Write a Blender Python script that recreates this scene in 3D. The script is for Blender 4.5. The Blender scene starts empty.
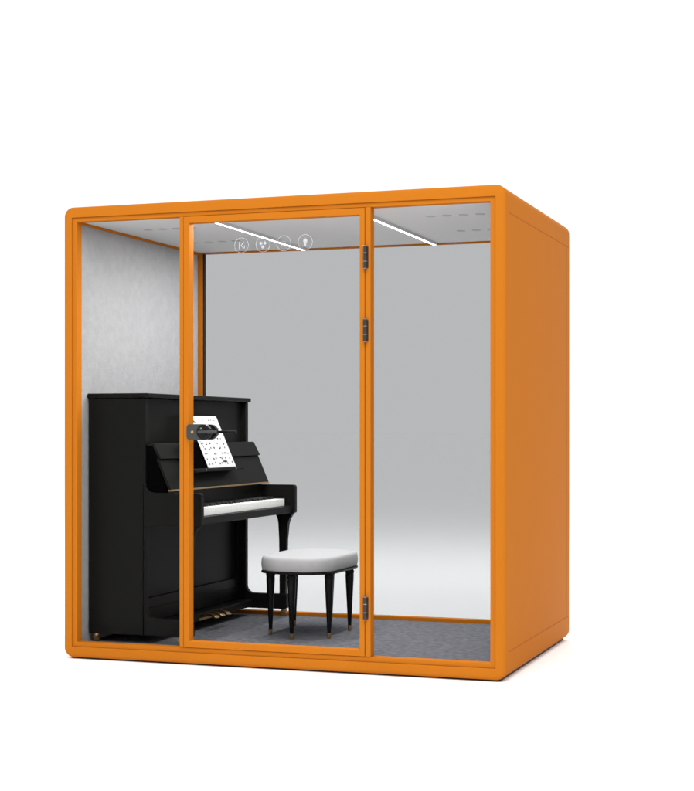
import bpy, bmesh, math, random
from mathutils import Vector, Matrix
random.seed(4)
S = bpy.context.scene
COL = S.collection
R = math.radians

# ------------------------------------------------------------------ camera
cam = bpy.data.cameras.new("camera")
cam.sensor_fit = 'VERTICAL'; cam.sensor_height = 36.0
cam.lens = 36.0 * 1527.0 / 791.0
cam.shift_y = 34.5 / 791.0
cam.clip_start = 0.1; cam.clip_end = 2000
camo = bpy.data.objects.new("camera", cam); COL.objects.link(camo)
camo.location = (3.940, -6.902, 1.161)
camo.rotation_euler = (R(90), 0, R(19.2))
S.camera = camo

# ------------------------------------------------------------------ world and lamps
w = bpy.data.worlds.new("World"); S.world = w; w.use_nodes = True
bg = w.node_tree.nodes["Background"]
bg.inputs[0].default_value = (1, 1, 1, 1); bg.inputs[1].default_value = 1.09
def area(name, loc, target, size, size_y, power, color=(1, 1, 1)):
    l = bpy.data.lights.new(name, 'AREA'); l.shape = 'RECTANGLE'
    l.size = size; l.size_y = size_y; l.energy = power; l.color = color
    o = bpy.data.objects.new(name, l); COL.objects.link(o); o.location = loc
    o.rotation_euler = (Vector(target) - Vector(loc)).to_track_quat('-Z', 'Y').to_euler()
    return o
area("added_softbox", (2.9, -4.5, 6.6), (1.2, 0.2, 0.3), 5.0, 4.0, 410, (1, .985, .96))  # added unseen area light, keeps the ground white and lifts the booth front
area("added_floor_fill", (.3, 4.4, 5.7), (.2, 3.8, 0), 4.6, 4.6, 285)  # added unseen fill behind the booth, brightens the ground seen through the rear glass

S.render.engine = 'CYCLES'
S.view_settings.view_transform = 'Standard'; S.view_settings.look = 'None'
S.view_settings.exposure = 0; S.view_settings.gamma = 1
S.cycles.transparent_max_bounces = 24; S.cycles.max_bounces = 12

# ------------------------------------------------------------------ materials
def mat(name, col, rough=.5, metal=0, spec=.5, noise=0, nscale=40, bump=0, bscale=200, emit=0, coat=0, stretch=None):
    m = bpy.data.materials.new(name); m.use_nodes = True
    nt = m.node_tree; b = nt.nodes["Principled BSDF"]
    b.inputs["Base Color"].default_value = (*col, 1); b.inputs["Roughness"].default_value = rough
    b.inputs["Metallic"].default_value = metal; b.inputs["Specular IOR Level"].default_value = spec
    b.inputs["Coat Weight"].default_value = coat
    tc = nt.nodes.new("ShaderNodeTexCoord"); mp = nt.nodes.new("ShaderNodeMapping")
    nt.links.new(tc.outputs["Object"], mp.inputs[0])
    if stretch: mp.inputs["Scale"].default_value = stretch
    if noise:
        n = nt.nodes.new("ShaderNodeTexNoise"); n.inputs["Scale"].default_value = nscale; n.inputs["Detail"].default_value = 5
        nt.links.new(mp.outputs[0], n.inputs["Vector"])
        mr = nt.nodes.new("ShaderNodeMapRange")
        mr.inputs[1].default_value = .25; mr.inputs[2].default_value = .75
        mr.inputs[3].default_value = 1 - noise; mr.inputs[4].default_value = 1 + noise
        nt.links.new(n.outputs["Fac"], mr.inputs[0])
        vm = nt.nodes.new("ShaderNodeVectorMath"); vm.operation = 'SCALE'
        vm.inputs[0].default_value = col; nt.links.new(mr.outputs[0], vm.inputs["Scale"])
        nt.links.new(vm.outputs[0], b.inputs["Base Color"])
    if bump:
        n2 = nt.nodes.new("ShaderNodeTexNoise"); n2.inputs["Scale"].default_value = bscale; n2.inputs["Detail"].default_value = 4
        nt.links.new(mp.outputs[0], n2.inputs["Vector"])
        bu = nt.nodes.new("ShaderNodeBump"); bu.inputs["Strength"].default_value = bump; bu.inputs["Distance"].default_value = .002
        nt.links.new(n2.outputs["Fac"], bu.inputs["Height"]); nt.links.new(bu.outputs[0], b.inputs["Normal"])
    if emit:
        b.inputs["Emission Color"].default_value = (1, 1, 1, 1); b.inputs["Emission Strength"].default_value = emit
    return m
def glass(name, tint, refl):
    m = bpy.data.materials.new(name); m.use_nodes = True
    nt = m.node_tree; nt.nodes.clear()
    out = nt.nodes.new("ShaderNodeOutputMaterial"); mx = nt.nodes.new("ShaderNodeMixShader")
    tr = nt.nodes.new("ShaderNodeBsdfTransparent"); tr.inputs[0].default_value = (*tint, 1)
    gl = nt.nodes.new("ShaderNodeBsdfGlossy"); gl.inputs["Roughness"].default_value = .02
    mx.inputs[0].default_value = refl
    nt.links.new(tr.outputs[0], mx.inputs[1]); nt.links.new(gl.outputs[0], mx.inputs[2]); nt.links.new(mx.outputs[0], out.inputs[0])
    return m
ORANGE = mat("orange_powder_coat", (.415, .129, .010), .6, spec=.02, noise=.015, nscale=6, bump=.05, bscale=500)
SEAM = mat("seam_shadow_gap", (.34, .095, .007), .8, spec=.1)
GASKET = mat("black_gasket", (.015, .012, .012), .6, spec=.2)
FELT = mat("grey_felt", (.30, .30, .305), .95, spec=.05, noise=.07, nscale=24, bump=.9, bscale=70)
CEIL = mat("ceiling_panel_grey", (.55, .55, .56), .8, spec=.1, noise=.01, nscale=5)
VENT = mat("vent_slot_grey", (.40, .40, .41), .8, spec=.1)
CARPET = mat("grey_carpet", (.113, .114, .126), 1, spec=.02, noise=.30, nscale=34, bump=1, bscale=180, stretch=(1, 1.15, 1))
BLACK = mat("satin_black_lacquer", (.0075, .0075, .0068), .33, spec=.04)
FLOCK_SHADE = mat("black_flock_and_shade", (.0015, .0015, .0015), 1, spec=0)  # black felt of the music desk, also shade painted at the leaf end
EBONY = mat("black_key_plastic", (.006, .006, .006), .35, spec=.3)
IVORY = mat("white_key_plastic", (.72, .72, .70), .3, spec=.4)
WOOD = mat("brown_wood_edge", (.20, .12, .055), .5, noise=.2, nscale=30, stretch=(1, .1, 1))
BRASS = mat("brass", (.48, .31, .14), .3, metal=1)
HINGE = mat("dark_hinge_steel", (.018, .017, .016), .4, metal=.2)
STEEL = mat("bright_steel", (.28, .28, .28), .3, metal=1)
LOCK = mat("lock_grey_metal", (.030, .034, .035), .45, metal=.2)
LOCKB = mat("lock_black", (.006, .006, .006), .35, spec=.2)
PAPER = mat("white_paper", (.46, .46, .455), .8, spec=.1)
INK = mat("grey_ink", (.02, .02, .022), .9, spec=.1)
SEATM = mat("white_leather", (.34, .34, .345), .6, spec=.1, bump=.15, bscale=250, noise=.015, nscale=30)
LEGM = mat("black_lacquered_wood", (.0035, .0035, .0035), .35, spec=.12)
LIGHT = mat("lit_diffuser", (.9, .9, .9), .5, emit=4.0)
ICON = mat("white_glass_print", (.85, .86, .88), .6)
_nt = ICON.node_tree; _mx = _nt.nodes.new("ShaderNodeMixShader"); _tr = _nt.nodes.new("ShaderNodeBsdfTransparent"); _mx.inputs[0].default_value = .18
_nt.links.new(_tr.outputs[0], _mx.inputs[1]); _nt.links.new(_nt.nodes["Principled BSDF"].outputs[0], _mx.inputs[2]); _nt.links.new(_mx.outputs[0], _nt.nodes["Material Output"].inputs[0])
DOT = mat("orange_lock_light", (.42, .19, .07), .4, emit=.0)
GROUNDM = mat("white_studio_floor", (1, 1, 1), .9, spec=.05)
CLEAR = glass("clear_glass", (.97, .975, .975), 0)
TINT = glass("grey_tinted_glass", (.678, .682, .686), 0)

# ------------------------------------------------------------------ helpers
def link(name, bm, m, parent=None, bevel=0, seg=2, smooth=False, angle=35):
    bmesh.ops.recalc_face_normals(bm, faces=bm.faces[:])
    me = bpy.data.meshes.new(name); bm.to_mesh(me); bm.free()
    me.materials.append(m)
    o = bpy.data.objects.new(name, me); COL.objects.link(o)
    if parent: o.parent = parent
    for p in me.polygons: p.use_smooth = smooth
    if bevel:
        b = o.modifiers.new("bevel", 'BEVEL'); b.width = bevel; b.segments = seg; b.limit_method = 'ANGLE'; b.angle_limit = R(30)
        b.harden_normals = False
        for p in me.polygons: p.use_smooth = True
        me.set_sharp_from_angle(angle=R(angle)) if hasattr(me, 'set_sharp_from_angle') else None
    elif smooth and hasattr(me, 'set_sharp_from_angle'):
        me.set_sharp_from_angle(angle=R(angle))
    return o
def empty(name, loc, label, cat, group=None):
    o = bpy.data.objects.new(name, None); COL.objects.link(o); o.location = loc
    o.empty_display_size = .2
    o["label"] = label; o["category"] = cat
    if group: o["group"] = group
    return o
def bx(bm, x0, x1, y0, y1, z0, z1, off=(0, 0, 0)):
    vs = [bm.verts.new((x - off[0], y - off[1], z - off[2])) for x in (x0, x1) for y in (y0, y1) for z in (z0, z1)]
    for f in ((0, 1, 3, 2), (4, 6, 7, 5), (0, 4, 5, 1), (2, 3, 7, 6), (0, 2, 6, 4), (1, 5, 7, 3)):
        bm.faces.new([vs[i] for i in f])
def box(name, x0, x1, y0, y1, z0, z1, m, parent, bevel=.002, seg=2):
    bm = bmesh.new(); o = parent.location if parent and parent.type == 'EMPTY' else (0, 0, 0)
    bx(bm, x0, x1, y0, y1, z0, z1, OFF)
    return link(name, bm, m, parent, bevel, seg)
OFF = (0, 0, 0)
def rrect(x0, x1, z0, z1, r, n=8):
    pts = []
    for cx, cz, a0 in ((x1 - r, z1 - r, 0), (x0 + r, z1 - r, 90), (x0 + r, z0 + r, 180), (x1 - r, z0 + r, 270)):
        for i in range(n + 1):
            a = R(a0 + 90 * i / n); pts.append((cx + r * math.cos(a), cz + r * math.sin(a)))
    return pts
def loft(bm, rings, closed=True):
    V = [[bm.verts.new(p) for p in r] for r in rings]
    n = len(V[0]); k = len(V)
    for i in range(k if closed else k - 1):
        a, b = V[i], V[(i + 1) % k]
        for j in range(n):
            bm.faces.new((a[j], a[(j + 1) % n], b[(j + 1) % n], b[j]))
    return V
def ring_frame(name, o, i, y0, y1, r, b, m, parent, ri=.002, n=8, bs=5):
    """rectangular ring in the x-z plane between y0 and y1; o / i = (x0,x1,z0,z1) outer and inner"""
    bm = bmesh.new(); rings = []
    def at(rc, rr, ins, y):
        return [(x - OFF[0], y - OFF[1], z - OFF[2]) for x, z in rrect(rc[0] + ins, rc[1] - ins, rc[2] + ins, rc[3] - ins, max(rr - ins, .0005), n)]
    rings.append(at(i, ri, -.0015, y0)); 
    for k in range(bs + 1):
        a = R(90 * k / bs); rings.append(at(o, r, b * (1 - math.sin(a)), y0 + b * (1 - math.cos(a))))
    for k in range(bs + 1):
        a = R(90 * k / bs); rings.append(at(o, r, b * (1 - math.cos(a)), y1 - b * (1 - math.sin(a))))
    rings.append(at(i, ri, -.0015, y1)); rings.append(at(i, ri, 0, y1 - .0015)); rings.append(at(i, ri, 0, y0 + .0015))
    loft(bm, rings)
    return link(name, bm, m, parent, smooth=True, angle=30)
def prism_y(name, pts, y0, y1, m, parent, bevel=.003, seg=2):
    """polygon in x-z extruded along y"""
    bm = bmesh.new()
    a = [bm.verts.new((x - OFF[0], y0 - OFF[1], z - OFF[2])) for x, z in pts]
    b = [bm.verts.new((x - OFF[0], y1 - OFF[1], z - OFF[2])) for x, z in pts]
    n = len(pts)
    bm.faces.new(a); bm.faces.new(b[::-1])
    for j in range(n): bm.faces.new((a[j], b[j], b[(j + 1) % n], a[(j + 1) % n]))
    return link(name, bm, m, parent, bevel, seg)
def lathe(bm, prof, c, axis='z', n=20, off=None):
    off = off or OFF; rings = []
    for r, h in prof:
        ring = []
        for k in range(n):
            a = 2 * math.pi * k / n; u, v = r * math.cos(a), r * math.sin(a)
            p = {'z': (u, v, h), 'y': (u, h, v), 'x': (h, u, v)}[axis]
            ring.append((c[0] + p[0] - off[0], c[1] + p[1] - off[1], c[2] + p[2] - off[2]))
        rings.append(ring)
    V = loft(bm, rings, False)
    bm.faces.new(V[0]); bm.faces.new(V[-1])
def arc(cx, cz, r, a0, a1, n=6):
    return [(cx + r * math.cos(R(a0 + (a1 - a0) * k / n)), cz + r * math.sin(R(a0 + (a1 - a0) * k / n))) for k in range(n + 1)]

W, D, H = 2.311, 1.56, 2.30
GZ = -.008

# ------------------------------------------------------------------ ground
bm = bmesh.new(); s = 600
bm.faces.new([bm.verts.new(p) for p in ((-s, -s, GZ), (s, -s, GZ), (s, s, GZ), (-s, s, GZ))])
g = link("ground", bm, GROUNDM); g["kind"] = "structure"

# ------------------------------------------------------------------ booth
booth = empty("music_booth", (0, 0, 0), "orange framed soundproof music booth with glass front, standing on the white floor", "booth")
box("base_plinth", .03, W - .03, .03, D - .03, GZ + .001, .004, GASKET, booth, .001, 1)
shell = ring_frame("shell", (0, W, 0, H), (.048, W - .048, .055, 2.245), 0, D, .05, .02, ORANGE, booth, n=12)
for nm, z0, z1, y0, y1 in (("a", 2.174, 2.178, .07, 1.52), ("b", .125, .129, .07, 1.52), ("c", .129, 2.174, 1.462, 1.465)):
    box("panel_seam", W - .01, W + .0008, y0, y1, z0, z1, SEAM, booth, 0)
# front fixed frame
ff = ring_frame("front_frame", (.0482, W - .0482, .0552, 2.2448), (.074, W - .074, .079, 2.2235), .009, .058, .002, .0015, ORANGE, booth)
box("mullion", .653, .674, .003, .058, .0795, 2.2232, ORANGE, booth, .0015)
box("mullion", 1.627, 1.654, .003, .058, .0795, 2.2232, ORANGE, booth, .0015)
def pane(name, x0, x1, z0, z1, y, m, parent, t=.008):
    bm = bmesh.new(); bx(bm, x0, x1, y, y + t, z0, z1); return link(name, bm, m, parent)
pane("glass_pane", .0735, .654, .0785, 2.224, .049, CLEAR, booth)
pane("glass_pane", 1.6535, W - .0735, .0785, 2.224, .049, CLEAR, booth)
# door
door = ring_frame("door", (.6762, 1.6248, .0812, 2.2213), (.707, 1.600, .112, 2.189), 0, .052, .002, .002, ORANGE, booth)
pane("door_glass", .7065, 1.6005, .1115, 2.1895, .040, CLEAR, door)
for zc in (1.984, 1.635, .312):
    bm = bmesh.new(); lathe(bm, [(.0098, -.054), (.0098, .054)], (1.631, -.009, zc))
    for xx in ((1.618, 1.627), (1.635, 1.643)):
        bx(bm, xx[0], xx[1], -.0035, .004, zc - .05, zc + .05)
    h = link("hinge", bm, HINGE, door, smooth=True, bevel=.001)
    for dz in (-.054, -.02, .02, .054):
        bm = bmesh.new(); lathe(bm, [(.0104, dz - .0015), (.0104, dz + .0015)], (1.631, -.009, zc))
        link("hinge_band", bm, STEEL, door, smooth=True)
# lock
bm = bmesh.new()
a = [bm.verts.new((x, -.018, z)) for x, z in rrect(.700, .808, 1.112, 1.190, .018)]
b = [bm.verts.new((x, -.0005, z)) for x, z in rrect(.700, .808, 1.112, 1.190, .018)]
bm.faces.new(a); bm.faces.new(b[::-1])
for j in range(len(a)): bm.faces.new((a[j], b[j], b[(j + 1) % len(a)], a[(j + 1) % len(a)]))
link("lock_plate", bm, LOCK, door, .003)
bm = bmesh.new(); lathe(bm, [(.038, -.001), (.038, -.022), (.036, -.025), (.031, -.026), (.030, -.024), (.022, -.024), (.021, -.028), (.012, -.028), (.011, -.060)], (.795, 0, 1.151), 'y', 40)
link("lock_rose", bm, LOCKB, door, smooth=True)
bm = bmesh.new(); lathe(bm, [(.038, .0485), (.038, .075), (.034, .079), (.012, .079), (.012, .105)], (.795, 0, 1.151), 'y', 40)
link("lock_rose", bm, LOCKB, door, smooth=True)
box("lever_handle", .783, .885, -.070, -.058, 1.144, 1.158, LOCK, door, .004, 3)
box("lever_handle", .783, .915, .103, .115, 1.144, 1.158, LOCKB, door, .004, 3)
bm = bmesh.new(); lathe(bm, [(.007, -.0215), (.007, -.0175)], (.733, 0, 1.151), 'y', 20)
link("lock_light", bm, DOT, door, smooth=True)
bm = bmesh.new(); lathe(bm, [(.005, -.031), (.005, -.0225)], (.785, 0, 1.168), 'y', 20)
link("key_cylinder", bm, STEEL, door, smooth=True)
# printed control icons on the door glass
def strip(bm, pts, w_, y):
    for (xa, za), (xb, zb) in zip(pts, pts[1:]):
        d = Vector((xb - xa, zb - za)); n = Vector((-d.y, d.x)).normalized() * w_ / 2
        q = [(xa + n.x, za + n.y), (xb + n.x, zb + n.y), (xb - n.x, zb - n.y), (xa - n.x, za - n.y)]
        lo = [bm.verts.new((x, y, z)) for x, z in q]; hi = [bm.verts.new((x, y - .0006, z)) for x, z in q]
        bm.faces.new(lo); bm.faces.new(hi[::-1])
        for j in range(4): bm.faces.new((lo[j], hi[j], hi[(j + 1) % 4], lo[(j + 1) % 4]))
def circ(cx, cz, r, n=28, a0=0, a1=360): return [(cx + r * math.cos(R(a0 + (a1 - a0) * k / n)), cz + r * math.sin(R(a0 + (a1 - a0) * k / n))) for k in range(n + 1)]
for k, (ix, iz) in enumerate(((.972, 2.072), (1.086, 2.072), (1.196, 2.073), (1.308, 2.074))):
    bm = bmesh.new(); y = .0395
    strip(bm, circ(ix, iz, .037), .0022, y)
    if k == 0:
        strip(bm, [(ix - .012, iz - .017), (ix - .012, iz + .017)], .004, y)
        strip(bm, [(ix + .012, iz + .016), (ix - .002, iz), (ix + .012, iz - .016)], .0045, y)
        strip(bm, [(ix + .016, iz - .016), (ix + .016, iz - .002)], .004, y)
    elif k == 1:
        for a in (30, 150, 270):
            strip(bm, circ(ix + .012 * math.cos(R(a)), iz + .012 * math.sin(R(a)), .005, 12), .008, y)
    elif k == 2:
        strip(bm, circ(ix, iz, .014, 16, 200, 340), .0035, y); strip(bm, [(ix - .012, iz + .004), (ix, iz + .012), (ix + .012, iz + .004)], .003, y)
    else:
        strip(bm, circ(ix, iz + .006, .007, 16), .011, y); strip(bm, [(ix, iz - .004), (ix, iz - .020)], .010, y)
    link("control_icon", bm, ICON, door)
# inner lining
box("acoustic_wall", .0485, .062, .0585, 1.498, .066, 2.2405, FELT, booth, 0)
box("acoustic_wall", W - .062, W - .0485, .0585, 1.498, .066, 2.2405, FELT, booth, 0)
box("carpet", .0485, W - .0485, .0585, 1.498, .0552, .0655, CARPET, booth, 0)
ceil = box("ceiling_panel", .0485, W - .0485, .0585, 1.498, 2.2285, 2.2448, CEIL, booth, 0)
for x in (.0625, W - .0625 - .012):
    box("corner_trim", x, x + .012, .0586, 1.4975, 2.216, 2.2283, ORANGE, booth, .001)
for y in (.44, 1.03):
    for x in (.262, .346, .430, .514, 1.825, 1.910, 1.995, 2.080):
        bm = bmesh.new()
        q = rrect(x - .023, x + .023, y - .026, y + .026, .020, 5)
        a = [bm.verts.new((px, py, 2.2272)) for px, py in q]; b = [bm.verts.new((px, py, 2.2286)) for px, py in q]
        bm.faces.new(a); bm.faces.new(b[::-1])
        for j in range(len(a)): bm.faces.new((a[j], b[j], b[(j + 1) % len(a)], a[(j + 1) % len(a)]))
        link("air_vent", bm, VENT, ceil)
for x in (.757, 1.553):
    hs = box("light_housing", x - .0125, x + .0125, .10, 1.475, 2.2138, 2.2284, CEIL, booth, .001)
    box("light_strip", x - .0095, x + .0095, .105, 1.47, 2.2132, 2.2160, LIGHT, hs, 0)
    area("strip_lamp", (x, .79, 2.2128), (x, .79, 0), .018, 1.35, 27)
rf = ring_frame("rear_frame", (.0505, W - .0505, .0575, 2.2425), (.092, W - .092, .087, 2.2215), 1.50, 1.545, .002, .002, ORANGE, booth)
for x in (.0925, W - .0925 - .010):
    box("gasket", x, x + .010, 1.506, 1.528, .0875, 2.221, GASKET, booth, .001)
pane("rear_glass", .0915, W - .0915, .0865, 2.222, 1.530, TINT, booth)

# ------------------------------------------------------------------ piano
P0, P1, FZ = .14, 1.49, .0655
px, py = .23, .815
piano = empty("upright_piano", (px, py, FZ), "satin black upright piano against the grey felt wall inside the booth", "piano")
OFF = (px, py, FZ)
body = [(.070, .108), (.381, .108), (.381, .880), (.395, .880), (.395, 1.325), (.070, 1.325)]
armp = ([(.3835, .108), (.638, .108)] + arc(.645, .120, .010, -60, 0, 3) + [(.655, .185)] + arc(.645, .187, .010, 0, 80, 3)
        + arc(.440, .242, .045, 270, 180, 8) + [(.395, .672), (.690, .672)] + arc(.697, .684, .010, -60, 0, 3) + arc(.691, .824, .016, 0, 90, 6)
        + arc(.440, .885, .045, 270, 180, 8)[:-1] + [(.3955, .8795), (.3835, .8795)])
for y in (P0, P1 - .04):
    prism_y("side_panel", body, y, y + .04, BLACK, piano, .0025)
    prism_y("arm", armp, y + .002, y + .038, BLACK, piano, .0025)
prism_y("leaf_end_shade", [(.398, .845), (.440, .8395), (.515, .8395), (.513, .857), (.447, 1.008), (.452, 1.012), (.428, 1.077), (.398, 1.077)], P0 + .013, P0 + .018, FLOCK_SHADE, piano, .0)  # dark sheet painting the shade inside the open end of the leaves
box("lid", .064, .411, P0 - .008, P1 + .0075, 1.3255, 1.350, BLACK, piano, .005, 3)
box("upper_panel", .35, .366, P0 + .04, P1 - .04, .84, 1.3253, BLACK, piano, .002)
box("back_panel", .078, .10, P0 + .04, P1 - .04, .11, 1.3253, BLACK, piano, .001)
bmx = bmesh.new()
lp = box("lower_panel", .318, .334, P0 + .04, P1 - .04, .25, .6745, BLACK, piano, .002)
# panel surround with rounded inner corners
bm = bmesh.new(); n = 8; ys = (P0 + .0405, P1 - .0405)
def yz(rc, r, x): return [(x - px, a - py, b - FZ) for a, b in rrect(rc[0], rc[1], rc[2], rc[3], r, n)]
o_ = (ys[0], ys[1], .235, .674); i_ = (ys[0] + .022, ys[1] - .022, .285, .655)
loft(bm, [yz(i_, .04, .3342), yz(i_, .04, .352), yz(o_, .001, .352), yz(o_, .001, .3342)])
link("panel_surround", bm, BLACK, piano, smooth=True, angle=30)
box("bottom_board", .10, .445, P0 + .0402, P1 - .0402, .118, .158, BLACK, piano, .004)
box("kick_board", .30, .350, P0 + .0402, P1 - .0402, .1585, .2345, BLACK, piano, .003)
box("key_bed", .3445, .690, P0 + .0402, P1 - .0402, .676, .716, BLACK, piano, .004, 3)
box("fallboard_back", .480, .498, P0 + .0402, P1 - .0402, .7165, .846, BLACK, piano, .001)
for y in (P0 + .0404, P1 - .0404 - .022):
    box("key_block", .4985, .650, y, y + .022, .7165, .765, BLACK, piano, .003)
k0, k1 = P0 + .063, P1 - .063; kw = (k1 - k0) / 52
bm = bmesh.new(); bx(bm, .500, .652, -kw / 2 + .0006, kw / 2 - .0006, .717, .758, (px, py, FZ))
for v in bm.verts: v.co.y += py
wk = link("white_key", bm, IVORY, piano, .0012)
bm = bmesh.new(); bx(bm, .5005, .600, -.0065, .0065, .7585, .771, (px, py, FZ))
for v in bm.verts: v.co.y += py
bk = link("black_key", bm, EBONY, piano, .002)
first = True
for k in range(52):
    c = wk if k == 0 else wk.copy()
    if k: COL.objects.link(c); c.parent = piano
    c.location = (0, k0 + kw * (k + .5) - py, 0)
    if k % 7 in (0, 2, 3, 5, 6) and k < 51:
        d = bk if first else bk.copy()
        if not first: COL.objects.link(d); d.parent = piano
        first = False
        d.location = (0, k0 + kw * (k + 1) - py, 0)
# sloping music fall in two leaves, thin boards
prism_y("upper_leaf", [(.398, 1.092), (.438, 1.092), (.480, 1.013), (.466, 1.011), (.430, 1.078), (.398, 1.078)], P0 + .012, P1 - .018, BLACK, piano, .0015)
prism_y("lower_leaf", [(.461, 1.012), (.466, 1.012), (.534, .856), (.519, .856), (.452, 1.008)], P0 + .012, P1 - .018, BLACK, piano, .001)
box("leaf_trim", .518, .538, P0 + .014, P1 - .020, .847, .8555, WOOD, piano, .001)
box("music_ledge", .486, .570, .365, 1.01, .940, .957, BLACK, piano, .002)
for yy in (.50, .90):
    bm = bmesh.new(); lathe(bm, [(.006, .5705), (.006, .573)], (0, yy, .9485), 'x', 12); link("ledge_screw", bm, STEEL, piano, smooth=True)
prism_y("music_desk", [(.528, .9575), (.536, .9575), (.476, 1.097), (.468, 1.097)], .40, .945, FLOCK_SHADE, piano, .001)
# legs under the arms
def piano_leg(y):
    bm = bmesh.new(); rings = []
    for z, xa, xb, t in ((.6715, .575, .695, .018), (.660, .588, .684, .018), (.640, .597, .672, .0175), (.61, .602, .662, .017), (.52, .606, .653, .016), (.30, .608, .648, .014), (.20, .608, .646, .014), (.198, .604, .650, .016), (.1875, .604, .650, .016)):
        rings.append([(x - px, y + yy_ - py, z - FZ) for x, yy_ in ((xa, -t), (xb, -t), (xb, t), (xa, t))])
    V = loft(bm, rings, False); bm.faces.new(V[0]); bm.faces.new(V[-1])
    link("leg", bm, BLACK, piano, .003)
for y in (P0 + .02, P1 - .02): piano_leg(y)
def castor(x, y):
    bm = bmesh.new(); lathe(bm, [(.0155, -.008), (.0175, -.005), (.0175, .005), (.0155, .008)], (x, y, FZ + .0177), 'y', 18)
    lathe(bm, [(.018, .030), (.018, .0415)], (x, y, FZ), 'z', 14)
    bx(bm, x - .012, x + .012, y - .015, y - .011, FZ + .018, FZ + .036, OFF); bx(bm, x - .012, x + .012, y + .011, y + .015, FZ + .018, FZ + .036, OFF)
    link("castor", bm, BRASS, piano, smooth=True)
for x, y in ((.105, P0 + .02), (.105, P1 - .02), (.588, P0 + .02), (.632, P1 - .02)): castor(x, y)
for k, y in enumerate((.735, .815, .895)):
    bm = bmesh.new(); rings = []
    for x, z, hw, t in ((.4455, .150, .008, .006), (.475, .152, .009, .006), (.500, .150, .016, .007), (.525, .143, .021, .006), (.540, .138, .014, .003)):
        rings.append([(x - px, y + a - py, z + b - FZ) for a, b in ((-hw, -t), (hw, -t), (hw, t), (-hw, t))])
    V = loft(bm, rings, False); bm.faces.new(V[0]); bm.faces.new(V[-1])
    link("pedal", bm, BRASS, piano, .002)
box("pedal_plate", .4452, .448, .69, 1.06, .122, .134, BRASS, piano, .0005)

# ------------------------------------------------------------------ sheet music
OFF = (0, 0, 0)
sheet = empty("sheet_music", (.5575, .76, .9573), "white sheet of music notes leaning on the black piano's ledge", "sheet music")
bA, bB = Vector((.546, 0, .9575)), Vector((.424, 0, 1.236)); dirv = bB - bA; nrm = Vector((dirv.z, 0, -dirv.x)).normalized()
sy0, sy1 = .585, .955
def sp(u, v, t):  # u 0..1 across, v 0..1 up, t above the page
    p = bA + dirv * v + nrm * t; return (p.x - .5575, sy0 + (sy1 - sy0) * u - .76, p.z - .9573)
bm = bmesh.new(); N = 14
for t in (0, .0012):
    pass
top = [[bm.verts.new(sp(i / N, v / 6, .003 * math.sin(math.pi * i / N) * (v / 6) + .0012)) for i in range(N + 1)] for v in range(7)]
bot = [[bm.verts.new(sp(i / N, v / 6, .003 * math.sin(math.pi * i / N) * (v / 6))) for i in range(N + 1)] for v in range(7)]
for gpts in (top, bot):
    for v in range(6):
        for i in range(N): bm.faces.new((gpts[v][i], gpts[v][i + 1], gpts[v + 1][i + 1], gpts[v + 1][i]))
for v in range(6):
    for i in (0, N): bm.faces.new((top[v][i], top[v + 1][i], bot[v + 1][i], bot[v][i]))
for i in range(N):
    for v in (0, 6): bm.faces.new((top[v][i], top[v][i + 1], bot[v][i + 1], bot[v][i]))
nf = len(bm.faces)
def mark(u, v, du, dv):
    h = .0016 + .003 * math.sin(math.pi * u) * v
    f = [bm.verts.new(sp(a, b, h)) for a, b in ((u, v), (u + du, v), (u + du, v + dv), (u, v + dv))]
    bm.faces.new(f)
for row in range(9):
    v = .055 + row * .095
    if row == 8:
        for u in (.42, .62, .66, .72, .84): mark(u, .90 + random.uniform(-.01, .02), .03, .018)
        mark(.1, .88, .05, .03); mark(.14, .86, .05, .02); continue
    u = .06
    while u < .93:
        if random.random() < (.62 if row % 2 else .78): mark(u, v + random.choice((0, .012, .022)), random.choice((.022, .03, .04)), random.choice((.022, .03)))
        u += random.choice((.045, .06, .085, .11))
    for u in (.20, .47, .74):                         # bar lines
        if random.random() < .35: mark(u, v - .004, .005, .04)
mark(.60, .095, .15, .022); mark(.62, .12, .12, .010)
for k in range(5): mark(.06 + .01 * k, .50 - k * .028, .022, .018)
bm.faces.ensure_lookup_table()
for f in list(bm.faces)[nf:]: f.material_index = 1
pg = link("page", bm, PAPER, sheet); pg.data.materials.append(INK)

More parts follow.
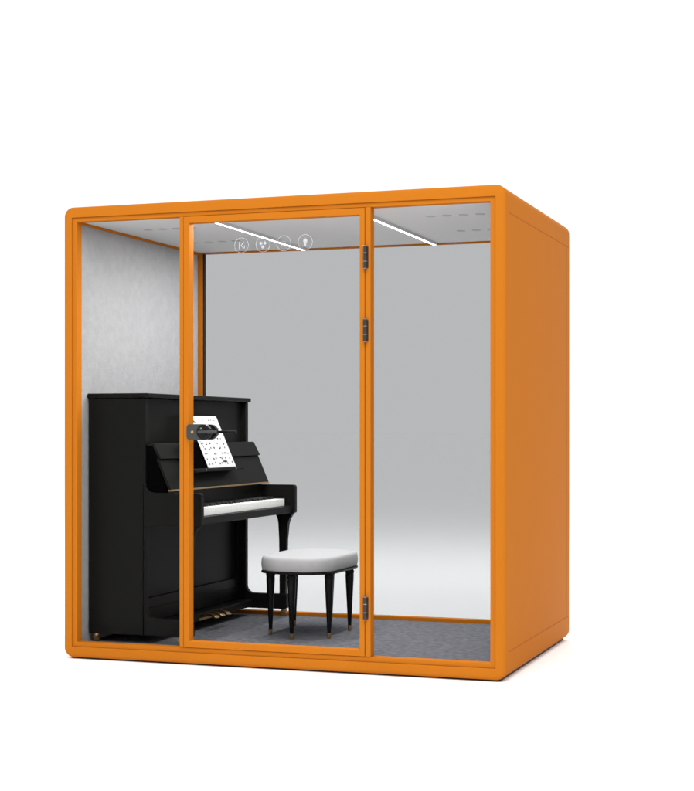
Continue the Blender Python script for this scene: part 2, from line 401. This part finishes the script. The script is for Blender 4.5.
# ------------------------------------------------------------------ stool
SX, SY = 1.040, .825
stool = empty("piano_stool", (SX, SY, FZ), "white cushioned piano stool on tapered black legs with brass tips", "stool")
OFF = (SX, SY, FZ)
hx, hy = .207, .318
def seatring(ins, z, r=.165):
    return [(x, y, z + .021 + max(0, z - .398) * .06 - FZ) for x, y in rrect(-hx + ins, hx - ins, -hy + ins, hy - ins, r - ins if r - ins > .02 else .02, 12)]
bm = bmesh.new(); rings = [seatring(.012, .398), seatring(.003, .400), seatring(0, .406), seatring(-.003, .43), seatring(-.001, .452)]
for k in range(1, 8):
    a = R(90 * k / 7); rings.append(seatring(.020 * (1 - math.cos(a)), .452 + .019 * math.sin(a)))
rings += [seatring(.07, .4755), seatring(.11, .477)]
V = loft(bm, rings, False); bm.faces.new(V[0]); bm.faces.new(V[-1])
link("cushion", bm, SEATM, stool, smooth=True, angle=60)
bm = bmesh.new(); V = loft(bm, [seatring(.022, .384), seatring(-.001, .386), seatring(-.003, .389), seatring(-.003, .394), seatring(.002, .3975)], False)
bm.faces.new(V[0]); bm.faces.new(V[-1]); link("seat_rim", bm, LEGM, stool, smooth=True, angle=40)
legs = [(.867, .680), (.850, 1.075), (1.214, .640), (1.212, .975), (1.040, .545), (1.058, 1.095)]
def leg_obj():
    bm = bmesh.new(); rings = []
    def oct_(r, z): return [(r * math.cos(2 * math.pi * k / 12), r * math.sin(2 * math.pi * k / 12), z + (.021 if z > .15 else 0) - FZ) for k in range(12)]
    prof = [(.020, .3838), (.0235, .376), (.0255, .366), (.0245, .361), (.0215, .358), (.0235, .352), (.0228, .33), (.016, .20), (.0098, .096)]
    V = loft(bm, [oct_(r, z) for r, z in prof], False); bm.faces.new(V[0]); bm.faces.new(V[-1])
    l = link("leg", bm, LEGM, stool, smooth=True, angle=50)
    bm = bmesh.new(); V = loft(bm, [oct_(r, z) for r, z in ((.0105, .0958), (.0105, .090), (.0095, .072), (.0085, .0662))], False)
    bm.faces.new(V[0]); bm.faces.new(V[-1])
    t = link("leg_tip", bm, BRASS, l, smooth=True, angle=50)
    return l, t
L0, T0 = leg_obj()
for k, (x, y) in enumerate(legs):
    if k == 0: l = L0
    else:
        l = L0.copy(); COL.objects.link(l); l.parent = stool
        t = T0.copy(); COL.objects.link(t); t.parent = l
    l.location = (x - SX, y - SY, 0)
